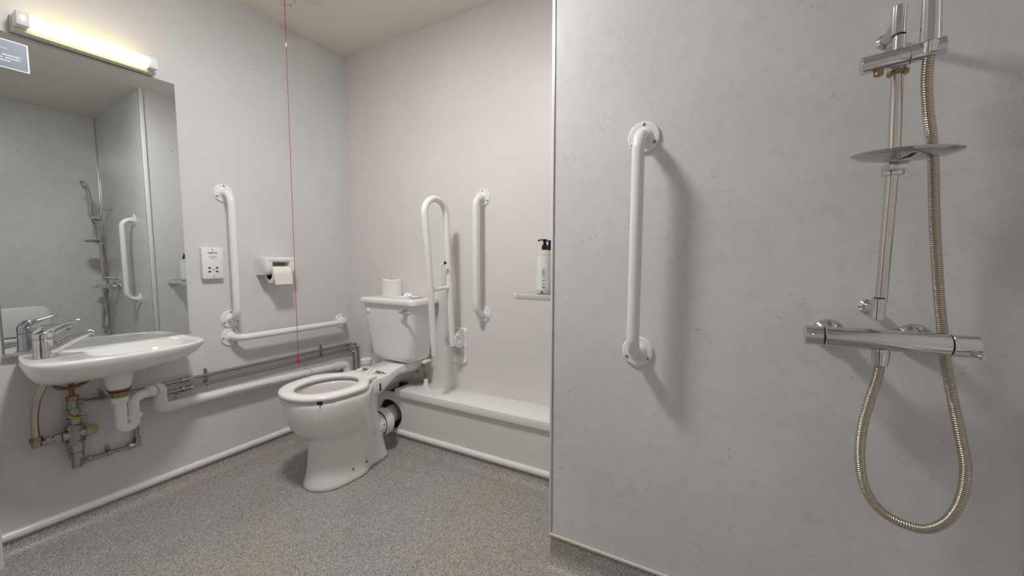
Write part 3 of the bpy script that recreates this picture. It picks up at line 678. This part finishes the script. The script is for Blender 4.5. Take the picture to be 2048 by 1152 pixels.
part('blanking_cap', 'seat', ci_, lambda b: lathe(b, (-1.742, 1.490, 0.738), (0, -1, 0), [(0, 0.015), (0.003, 0.015), (0.006, 0.011), (0.007, 0.004)], 24))
part('spigot_nut', 'pvc', ci_, lambda b: cyl(b, (-1.478, 1.640, 0.435), (-1.478, 1.640, 0.466), 0.011, n=18))
part('side_bracket', 'seat', ci_, lambda b: (box(b, -1.512, -1.44, 1.60, 1.66, 0.448, 0.462, 0.004), cyl(b, (-1.475, 1.60, 0.43), (-1.475, 1.60, 0.455), 0.003, n=10)))
# filling hose and valve under the cistern
t = thing('filling_valve', 'small brass valve with curled hose beneath the right of the cistern', 'valve', (-1.478, 1.640, 0.312))
part('hose', 'nickel', t, lambda b: sweep(b, spline([(-1.478, 1.640, 0.438), (-1.482, 1.635, 0.420), (-1.500, 1.628, 0.395), (-1.525, 1.63, 0.385), (-1.540, 1.635, 0.403), (-1.528, 1.635, 0.428), (-1.502, 1.638, 0.436), (-1.482, 1.642, 0.418), (-1.474, 1.645, 0.392), (-1.474, 1.648, 0.372)], 8), 0.0052, 12), angle=70)
part('hose_nut', 'brass', t, lambda b: nut(b, (-1.478, 1.640, 0.422), (-1.478, 1.640, 0.437), 0.0115))
part('valve_body', 'brass', t, lambda b: (cyl(b, (-1.474, 1.648, 0.352), (-1.474, 1.648, 0.366), 0.0125, n=18), cyl(b, (-1.474, 1.648, 0.36), (-1.474, 1.648, 0.382), 0.0075, n=14)))
part('pipe_stub', 'pvc', t, lambda b: (cyl(b, (-1.474, 1.648, 0.312), (-1.474, 1.648, 0.352), 0.0115, n=18), cyl(b, (-1.474, 1.648, 0.312), (-1.474, 1.648, 0.322), 0.016, n=18)), label='white pipe stub')
# pan connector
CX = -1.590
t = thing('pan_connector', 'round white plastic pan connector behind the toilet entering the boxing', 'pipe connector', (-1.59, 1.46, 0.085))
part('collar', 'pvc', t, lambda b: lathe(b, (CX, 1.408, 0.157), (0, 1, 0), [(0, 0.0605), (0, 0.0695), (0.012, 0.071), (0.016, 0.069), (0.026, 0.071), (0.032, 0.069), (0.045, 0.069), (0.048, 0.052)], 44, False, True), angle=40)
part('outlet_pipe', 'pvc', t, lambda b: sweep(b, spline([(CX, 1.44, 0.157), (CX - 0.012, 1.47, 0.156), (CX - 0.040, 1.52, 0.152), (CX - 0.055, 1.58, 0.15)], 5), 0.047, 30))
part('seal_ring', 'rubber', t, lambda b: lathe(b, (CX, 1.4065, 0.157), (0, 1, 0), [(0, 0.0595), (0, 0.0645), (0.006, 0.0645), (0.006, 0.0595)], 40, False, False))
part('sticker', 'green', t, lambda b: box(b, CX + 0.0570, CX + 0.0605, 1.384, 1.398, 0.155, 0.170), label='small green sticker', smooth=False)
# capped vent pipe left of the cistern foot
t = thing('capped_pipe', 'short white capped pipe behind the toilet by the left corner', 'pipe', (-1.800, 1.50, 0.283))
part('pipe', 'pvc', t, lambda b: cyl(b, (-1.822, 1.535, 0.312), (-1.822, 1.535, 0.425), 0.028, n=28))
part('cap', 'pvc', t, lambda b: cyl(b, (-1.822, 1.535, 0.415), (-1.822, 1.535, 0.447), 0.032, n=28, ch=0.004))

# on the cistern
t = thing('toilet_roll', 'spare toilet roll standing on end on the cistern lid', 'toilet roll', (-1.640, 1.570, 0.810))
part('paper', 'tissue', t, lambda b: roll(b, (-1.640, 1.570, 0.858), (0, 0, 1), 0.096, 0.055, 0.021))
part('core', 'card', t, lambda b: core(b, (-1.640, 1.570, 0.858), (0, 0, 1), 0.096, 0.021, 0.019))
part('loose_end', 'tissue', t, lambda b: sweep(b, [(-1.6975, 1.566, 0.812), (-1.6965, 1.566, 0.84), (-1.694, 1.566, 0.87), (-1.6965, 1.565, 0.905)], [0.006, 0.004, 0.003, 0.003], 8, flat=(0.2, 1.5)))
t = thing('booklet', 'thin white booklet lying on the cistern lid beside the spare roll', 'booklet', (-1.500, 1.545, 0.8105))
def bk(z0, z1, dx):
    return lambda b: box(b, -1.573 + dx, -1.433 + dx, 1.498, 1.600, z0, z1)
part('pages', 'paper', t, bk(0.8105, 0.8150, 0.0), smooth=False)
part('cover', 'paper', t, lambda b: loft(b, [[(x, y, z + 0.0004 * k) for x, y, z in ((-1.575, 1.496, 0.8152), (-1.505, 1.496, 0.8156), (-1.430, 1.500, 0.8185), (-1.432, 1.602, 0.8175), (-1.505, 1.602, 0.8156), (-1.575, 1.602, 0.8152))] for k in (0, 1)]), smooth=False)
bm = new(); r = bmesh.ops.create_icosphere(bm, subdivisions=3, radius=1.0)
for v in bm.verts:
    k = 1 + 0.28 * math.sin(7 * v.co.x + 3 * v.co.z) * math.cos(6 * v.co.y + 2) + 0.12 * math.sin(17 * v.co.z + 9 * v.co.x)
    v.co = Vector((-1.492 + v.co.x * 0.024 * k, 1.540 + v.co.y * 0.020 * k, 0.8162 + max(0.0, 0.009 + v.co.z * 0.013 * k)))
tag(obj('crumpled_tissue', bm, 'paper', None, angle=25), 'small crumpled white tissue on top of the booklet', 'tissue')

# ------------------------------------------------------------------ drop-down rail
RX = -1.252
t = thing('drop_down_rail', 'white hinged support rail folded upright on the back wall beside toilet', 'support rail', (-1.268, YB, 0.455))
def plate(b):
    P = [(x, z) for x, z in rrect(-1.268, 0.552, 0.100, 0.196, 0.022, 5)]
    loft(b, [[(x, YB, z) for x, z in P], [(x, YB - 0.006, z) for x, z in P], [(-1.268 + (x + 1.268) * 0.95, YB - 0.009, 0.552 + (z - 0.552) * 0.97) for x, z in P]])
pl = part('wall_plate', 'nylon', t, plate)
for x, z in ((-1.305, 0.470), (-1.231, 0.470), (-1.231, 0.628), (-1.231, 0.552)):
    part('screw_cap', 'nylon', pl, lambda b: lathe(b, (x, YB - 0.008, z), (0, -1, 0), [(0, 0.009), (0.004, 0.0085), (0.006, 0.004)], 18))
for x in (-1.292, -1.232):
    def bracket(b, x=x):
        pts = [(YB - 0.008, 0.560), (YB - 0.008, 0.640), (YB - 0.035, 0.648), (YB - 0.075, 0.635), (YB - 0.095, 0.605), (YB - 0.090, 0.570), (YB - 0.060, 0.552)]
        loft(b, [[(x - 0.003, y, z) for y, z in pts], [(x + 0.003, y, z) for y, z in pts]])
    part('hinge_bracket', 'nylon', t, bracket)
for y, z in ((YB - 0.068, 0.622), (YB - 0.055, 0.580)):
    part('bolt_cap', 'nylon', t, lambda b: lathe(b, (-1.229, y, z), (1, 0, 0), [(0, 0.008), (0.003, 0.0075), (0.006, 0.005)], 18))
def utube(b):
    P = [(RX - 0.006, 1.473, 0.545), (RX, 1.449, 0.770), (RX, 1.430, 1.010), (RX, 1.408, 1.215)]
    top_ = [(RX, 1.4865 + 0.0795 * math.cos(a), 1.232 + 0.074 * math.sin(a)) for a in [PI - PI * k / 12 for k in range(13)]]
    Q = [(RX, 1.572, 1.13), (RX, 1.578, 1.010), (RX, 1.592, 0.785), (RX, 1.608, 0.566)]
    sweep(b, P + top_ + Q, 0.0158, 26)
part('rail_tube', 'nylon', t, utube, angle=60)
part('end_plug', 'black', t, lambda b: cyl(b, (RX - 0.006, 1.473, 0.5425), (RX - 0.006, 1.473, 0.546), 0.0135, n=22))
part('end_plug', 'black', t, lambda b: cyl(b, (RX, 1.608, 0.5625), (RX, 1.608, 0.567), 0.0145, n=22))
part('cross_bar', 'nylon', t, lambda b: cyl(b, (RX, 1.452, 0.868), (RX, 1.588, 0.876), 0.009, n=18))
ph = part('roll_arm', 'nylon', t, lambda b: sweep(b, fillet([(RX, 1.518, 0.872), (RX, 1.518, 0.992), (RX + 0.012, 1.535, 0.998)], 0.012, 5), 0.0042, 12))
part('arm_tip', 'black', ph, lambda b: cyl(b, (RX + 0.010, 1.531, 0.997), (RX + 0.017, 1.541, 1.0), 0.0068, n=16, ch=0.001), label='black tip')
lb = part('warning_label', 'label', t, lambda b: box(b, -1.306, -1.240, YB - 0.0105, YB - 0.009, 0.492, 0.545), smooth=False)
text('lettering', 'WARNING', 0.0075, (-1.273, YB - 0.0106, 0.537), ROT_Y, 'orangeink', lb, bold=0.0003)
text('lettering', 'MAXIMUM LOAD\nTHIS RAIL MUST\nBE FIXED TO A\nSOLID WALL', 0.0070, (-1.273, YB - 0.0106, 0.514), ROT_Y, 'greyink', lb)

# ------------------------------------------------------------------ soap shelf
t = thing('soap_shelf', 'small glass shelf on a chrome bracket beside the grey panel edge', 'shelf', (XP, 1.40, 0.87))
part('glass_plate', 'shelfglass', t, lambda b: box(b, -0.690, XP - 0.012, 1.262, 1.60, 0.8820, 0.8885, 0.001), smooth=False)
part('bracket_arm', 'satin', t, lambda b: (box(b, -0.677, XP, 1.250, 1.262, 0.869, 0.8885, 0.001), box(b, XP - 0.012, XP, 1.245, 1.300, 0.862, 0.905, 0.002)))
part('bracket_end', 'cream', t, lambda b: box(b, -0.694, -0.677, 1.249, 1.262, 0.869, 0.8885, 0.001))
part('bracket_arm', 'satin', t, lambda b: box(b, -0.677, XP, 1.600, 1.612, 0.869, 0.8885, 0.001))
def bottle(x, y, label):
    t = thing('soap_bottle', label, 'soap bottle', (x, y, 0.889))
    z = 0.889
    part('bottle', 'soap', t, lambda b: lathe(b, (x, y, z), (0, 0, 1), [(0, 0.026), (0.003, 0.0285), (0.148, 0.0285), (0.153, 0.027), (0.155, 0.018), (0.156, 0.012), (0.160, 0.012)], 40))
    lab = part('label', 'soaplabel', t, lambda b: lathe(b, (x, y, z + 0.016), (0, 0, 1), [(0, 0.0285), (0, 0.0289), (0.121, 0.0289), (0.121, 0.0285)], 40, False, False))
    def pr(b):
        cyl(b, (x, y, z + 0.160), (x, y, z + 0.176), 0.0118, n=24, ch=0.001); cyl(b, (x, y, z + 0.176), (x, y, z + 0.181), 0.0085, n=20); cyl(b, (x, y, z + 0.180), (x, y, z + 0.194), 0.006, n=16)
        cyl(b, (x, y, z + 0.192), (x, y, z + 0.199), 0.0078, n=20, ch=0.001)
        sweep(b, spline([(x + 0.008, y, z + 0.197), (x - 0.008, y, z + 0.197), (x - 0.020, y, z + 0.1965), (x - 0.028, y, z + 0.193)], 5), 0.0026, 10)
    part('pump', 'black', t, pr)
    def curved(f):
        return f
    def bars(b, items):
        for az, w, z0, z1 in items:
            R = 0.0292; P = [(x + R * math.sin(math.radians(az + w * k / 4)), y - R * math.cos(math.radians(az + w * k / 4))) for k in range(5)]
            Q = [(x + (R + .0002) * math.sin(math.radians(az + w * k / 4)), y - (R + .0002) * math.cos(math.radians(az + w * k / 4))) for k in range(5)]
            pts = P + list(reversed(Q)); loft(b, [[(a, c, z + z0) for a, c in pts], [(a, c, z + z1) for a, c in pts]])
    it = []
    for k in range(9): it.append((2 + random.uniform(0, 4), 24 + random.uniform(-5, 3), 0.090 - 0.0033 * k, 0.0912 - 0.0033 * k))
    it += [(4, 30, 0.0585, 0.0590)] + [(8, 4, 0.0455, 0.052), (13.5, 5, 0.047, 0.0525), (20, 4, 0.048, 0.052)] + [(3, 28, 0.0375, 0.0385), (3, 20, 0.0350, 0.0358)]
    it += [(4 + 2.3 * k, 1.1, 0.0215, 0.0285) for k in range(10)]
    it += [(-58 - 1.5 * (k % 2), 3, 0.067 + 0.0022 * k, 0.0682 + 0.0022 * k) for k in range(7)]
    for zz in (it[:-7], it[-7:]): part('printing', 'greyink', lab, lambda b: bars(b, zz), smooth=False)
    part('leaf_motif', 'leaf', t, lambda b: bars(b, [(-10 + 3 * k, 3, 0.0035, 0.0035 + 0.009 * math.sin(PI * (k + 1) / 10)) for k in range(9)]), smooth=False)
    return t
bottle(-0.598, 1.318, 'clear soap bottle with black pump at front of the glass shelf')
bottle(-0.612, 1.395, 'second black pump soap bottle standing behind the front one')

# ------------------------------------------------------------------ ceiling fittings and pull cord
t = thing('emergency_pull_cord', 'red emergency pull cord hanging from a round ceiling switch', 'pull cord', (-1.862, 1.158, H))
part('ceiling_switch', 'cream', t, lambda b: (lathe(b, (-1.882, 1.182, H), (0, 0, -1), [(0, 0.043), (0.010, 0.043), (0.014, 0.040), (0.016, 0.030)], 36), cyl(b, (-1.864, 1.164, H - 0.045), (-1.864, 1.164, H - 0.012), 0.031, n=28, ch=0.004)))
for x, y in ((-1.862, 1.184), (-1.880, 1.168)): part('screw', 'ink', t, lambda b: cyl(b, (x, y, H - 0.0465), (x, y, H - 0.044), 0.003, n=10))
cx, cy = -1.835, 1.1385
part('cord', 'redcord', t, lambda b: sweep(b, [(cx, cy, H - 0.03), (cx, cy, 1.5), (cx, cy, 0.545)], 0.0013, 8))
part('cord_connector', 'seat', t, lambda b: lathe(b, (cx, cy, 1.998), (0, 0, 1), [(0, 0.002), (0.003, 0.0035), (0.016, 0.0035), (0.020, 0.002)], 14))
part('pull_handle', 'red', t, lambda b: lathe(b, (cx, cy, 0.508), (0, 0, 1), [(0, 0.0045), (0.004, 0.006), (0.012, 0.0058), (0.020, 0.0042), (0.030, 0.0048), (0.040, 0.003)], 16))
tag(part('ceiling_sensor', 'cream', None, lambda b: lathe(b, (-1.768, 1.240, H), (0, 0, -1), [(0, 0.050), (0.014, 0.050), (0.022, 0.038), (0.024, 0.015)], 6)), 'pale six sided sensor plate on the ceiling right of the cord switch', 'sensor')

# ------------------------------------------------------------------ shower
MX, MZ, MY = 0.280, 0.852, 1.070
t = thing('shower_mixer', 'chrome bar shower valve mounted across the grey panel', 'shower valve', (MX, YP, 0.85))
MZ1 = 0.846
part('bar_body', 'chrome', t, lambda b: cyl(b, (0.183, MY, MZ1), (0.375, MY, MZ1), 0.0215, n=48, ch=0.001))
part('control_knob', 'chrome', t, lambda b: (cyl(b, (0.1805, MY, MZ1), (0.148, MY, MZ1), 0.0210, n=48, ch=0.001), cyl(b, (0.163, MY - 0.018, MZ1 + 0.002), (0.163, MY - 0.024, MZ1 + 0.002), 0.0055, n=20, ch=0.001)))
part('control_knob', 'chrome', t, lambda b: (cyl(b, (0.3775, MY, MZ1), (0.414, MY, MZ1), 0.0210, n=48, ch=0.001), cyl(b, (0.402, MY - 0.015, MZ1 - 0.010), (0.409, MY - 0.038, MZ1 - 0.014), 0.005, n=20, ch=0.001)))
part('joint_ring', 'ink', t, lambda b: cyl(b, (0.1805, MY, MZ1), (0.183, MY, MZ1), 0.0195, n=32))
part('joint_ring', 'ink', t, lambda b: cyl(b, (0.375, MY, MZ1), (0.3775, MY, MZ1), 0.0195, n=32))
for x in (0.203, 0.348):
    part('wall_rose', 'chrome', t, lambda b: lathe(b, (x, YP, MZ1 - 0.004), (0, -1, 0), [(0, 0.033), (0.005, 0.0325), (0.012, 0.028), (0.017, 0.019), (0.02, 0.016), (0.06, 0.0155)], 40))
part('outlet', 'chrome', t, lambda b: lathe(b, (0.277, MY, MZ1 - 0.018), (0, 0, -1), [(0, 0.0135), (0.006, 0.0135), (0.007, 0.0150), (0.034, 0.0125), (0.034, 0.010)], 32))

t = thing('shower_riser_rail', 'vertical chrome riser rail fixed to the grey panel', 'shower rail', (0.271, YP, 0.89))
RXX, RY = 0.271, 1.070
part('pole', 'riser', t, lambda b: sweep(b, [(0.272, RY, 0.925), (0.2745, RY, 1.08), (0.277, RY, 1.23), (0.2745, RY, 1.36), (0.273, RY, 1.462)], 0.0098, 32), angle=60)
def endcap(z0, z1, x):
    def f(b):
        cyl(b, (x, RY, z0), (x, RY, z1), 0.0112, n=32, ch=0.0008)
    return f
part('end_cap', 'chrome', t, endcap(1.452, 1.506, 0.2715)); part('end_cap', 'chrome', t, endcap(0.888, 0.932, 0.2685))
for z, x in ((1.482, 0.2715), (0.914, 0.269)):
    def br(b, z=z, x=x):
        sweep(b, [(x, RY, z + 0.002), (x, RY + 0.03, z - 0.004), (x, YP - 0.006, z - 0.006)], [0.0085, 0.0085, 0.010], 20)
        lathe(b, (x, YP, z - 0.006), (0, -1, 0), [(0, 0.0155), (0.004, 0.0155), (0.008, 0.011)], 28)
    part('wall_bracket', 'chrome', t, br)
part('joint_ring', 'ink', t, lambda b: cyl(b, (0.2725, RY, 1.4490), (0.2725, RY, 1.4520), 0.0105, n=28))
part('joint_ring', 'ink', t, lambda b: cyl(b, (0.2705, RY, 0.932), (0.2705, RY, 0.9345), 0.0105, n=28))
sl = part('slider', 'chrome', t, lambda b: (cyl(b, (0.213, 1.048, 1.396), (0.282, 1.046, 1.401), 0.0165, n=40, ch=0.001), cyl(b, (0.283, 1.046, 1.401), (0.330, 1.042, 1.405), 0.0165, n=40, ch=0.001), cyl(b, (0.2745, RY, 1.382), (0.2735, RY, 1.418), 0.016, n=32)))
part('slider_collar', 'brass', sl, lambda b: cyl(b, (0.2745, RY, 1.377), (0.2745, RY, 1.383), 0.0165, n=32), label='brown plastic collar')
part('slider_button', 'brass', sl, lambda b: cyl(b, (0.240, 1.046, 1.372), (0.240, 1.047, 1.386), 0.0075, n=24, ch=0.001))

def dish(b):
    n = 56; cx_, cy_ = 0.281, 1.027
    def el(s, z): return [(cx_ + 0.080 * s * math.cos(2 * PI * k / n), cy_ + 0.056 * s * math.sin(2 * PI * k / n), z - 0.0025 * s * math.cos(2 * PI * k / n)) for k in range(n)]
    loft(b, [el(0.2, 1.2000), el(0.55, 1.2025), el(0.85, 1.2070), el(0.99, 1.2125), el(1.0, 1.2140), el(0.985, 1.2145), el(0.84, 1.2095), el(0.5, 1.2055), el(0.2, 1.2040)])
t2 = thing('shower_soap_dish', 'oval chrome soap dish clipped to the riser rail', 'soap dish', (0.281, 1.0, 1.18))
part('tray', 'dchrome', t2, dish, angle=60)
part('clamp', 'chrome', t2, lambda b: (cyl(b, (0.277, RY, 1.180), (0.277, RY, 1.201), 0.0175, n=36, ch=0.001), box(b, 0.262, 0.292, 1.035, 1.07, 1.186, 1.202, 0.004)))
part('tab', 'chrome', t2, lambda b: loft(b, [[(0.270 + 0.012 * k, 1.02 - 0.03 * k, 1.198), (0.285 + 0.018 * k, 1.02 - 0.03 * k, 1.203 + 0.006 * k), (0.285 + 0.018 * k, 1.02 - 0.03 * k, 1.205 + 0.006 * k), (0.270 + 0.012 * k, 1.02 - 0.03 * k, 1.200)] for k in (0, 1)]))

HP = [(0.3085, 1.040, 1.388), (0.311, 1.05, 1.350), (0.3235, 1.072, 1.29), (0.340, 1.094, 1.226), (0.355, 1.108, 1.081), (0.372, 1.115, 0.931), (0.380, 1.116, 0.87), (0.388, 1.112, 0.799), (0.397, 1.1, 0.732), (0.409, 1.09, 0.656), (0.417, 1.085, 0.599), (0.412, 1.08, 0.539), (0.393, 1.075, 0.492), (0.362, 1.07, 0.467), (0.324, 1.07, 0.468), (0.288, 1.07, 0.489), (0.264, 1.07, 0.532), (0.254, 1.07, 0.595), (0.256, 1.07, 0.662), (0.265, 1.07, 0.718), (0.274, 1.07, 0.767), (0.277, 1.07, 0.802)]
P = spline(HP, 12); L_ = sum((P[i + 1] - P[i]).length for i in range(len(P) - 1)); pit = 0.0044
n_ = int(L_ / pit) * 4
Q = resample(P, n_); prof_ = (0.0086, 0.0092, 0.0088, 0.0074)
tag(part('shower_hose', 'hose', None, lambda b: sweep(b, Q, [prof_[k % 4] for k in range(n_ + 1)], 16), angle=70), 'ribbed metal shower hose looping below the bar valve', 'shower hose')

t = thing('shower_handset', 'chrome hand shower resting in the riser slider bracket', 'shower head', (0.305, 1.03, 1.385))
def hs(b):
    sweep(b, spline([(0.3075, 1.034, 1.412), (0.3065, 1.034, 1.46), (0.305, 1.033, 1.52), (0.304, 1.030, 1.58), (0.302, 1.022, 1.625)], 6), [0.0155 - 0.0012 * math.sin(PI * k / 24) for k in range(25)], 28, flat=(1.0, 0.95))
    c = Vector((0.302, 1.012, 1.652)); ax = Vector((0.0, -0.88, -0.47)).normalized()
    lathe(b, c - ax * 0.014, ax, [(0, 0.012), (0.004, 0.026), (0.012, 0.038), (0.020, 0.041), (0.024, 0.040), (0.026, 0.036)], 36)
part('handle', 'chrome', t, hs, angle=60)
part('spray_plate', 'nickel', t, lambda b: lathe(b, Vector((0.302, 1.012, 1.652)) + Vector((0, -0.72, -0.69)).normalized() * 0.012, (0.0, -0.88, -0.47), [(0, 0.034), (0.0015, 0.034), (0.002, 0.030)], 32))
part('handle_neck', 'chrome', t, lambda b: cyl(b, (0.3075, 1.036, 1.395), (0.3075, 1.033, 1.416), 0.0118, n=28))

# ------------------------------------------------------------------ folding seat (seen in the mirror)
t = thing('shower_bench', 'white fold-up shower seat on the right wall, seen in the mirror', 'shower seat', (XR, 0.56, 0.42))
def seatpad(b):
    P = [(y, z) for y, z in rrect(0.560, 0.590, 0.50, 0.225, 0.060, 8)]
    loft(b, [[(0.512, y, z) for y, z in P], [(0.500, y, z) for y, z in P], [(0.492, 0.56 + (y - 0.56) * 0.96, 0.59 + (z - 0.59) * 0.93) for y, z in P]])
part('backrest', 'seat', t, seatpad, angle=60)
part('seat_pad', 'seat', t, lambda b: box(b, 0.45, 0.50, 0.33, 0.80, 0.44, 0.472, 0.012, 3))
part('frame', 'chrome', t, lambda b: (sweep(b, fillet([(0.53, 0.38, 0.425), (0.44, 0.38, 0.425), (0.44, 0.75, 0.425), (0.53, 0.75, 0.425)], 0.03, 6), 0.010, 16), cyl(b, (0.525, 0.36, 0.40), (0.525, 0.77, 0.40), 0.010, n=16)))
for y in (0.36, 0.71): part('wall_plate', 'nylon', t, lambda b: box(b, 0.512, XR, y, y + 0.06, 0.38, 0.69, 0.004))

# ------------------------------------------------------------------ camera, world, colour
cam = bpy.data.cameras.new('camera'); co = bpy.data.objects.new('camera', cam); C.objects.link(co)
co.location = (0, 0, CH); co.rotation_euler = (math.radians(86.0), 0, math.radians(29.18))
cam.sensor_width = 36; cam.lens = 783 / 2048 * 36; cam.clip_start = 0.02
bpy.context.scene.camera = co
w = bpy.data.worlds.new('world'); bpy.context.scene.world = w; w.use_nodes = True
w.node_tree.nodes['Background'].inputs[0].default_value = (0.8, 0.85, 1, 1); w.node_tree.nodes['Background'].inputs[1].default_value = 0.3
sc = bpy.context.scene
sc.view_settings.view_transform = 'Standard'; sc.view_settings.look = 'None'; sc.view_settings.gamma = 1.0
sc.view_settings.use_curve_mapping = False; sc.view_settings.exposure = 1.47
sc.cycles.use_denoising = True
sc.cycles.max_bounces = 12; sc.cycles.diffuse_bounces = 10; sc.cycles.glossy_bounces = 6; sc.cycles.transmission_bounces = 8
sc.cycles.sample_clamp_indirect = 6.0
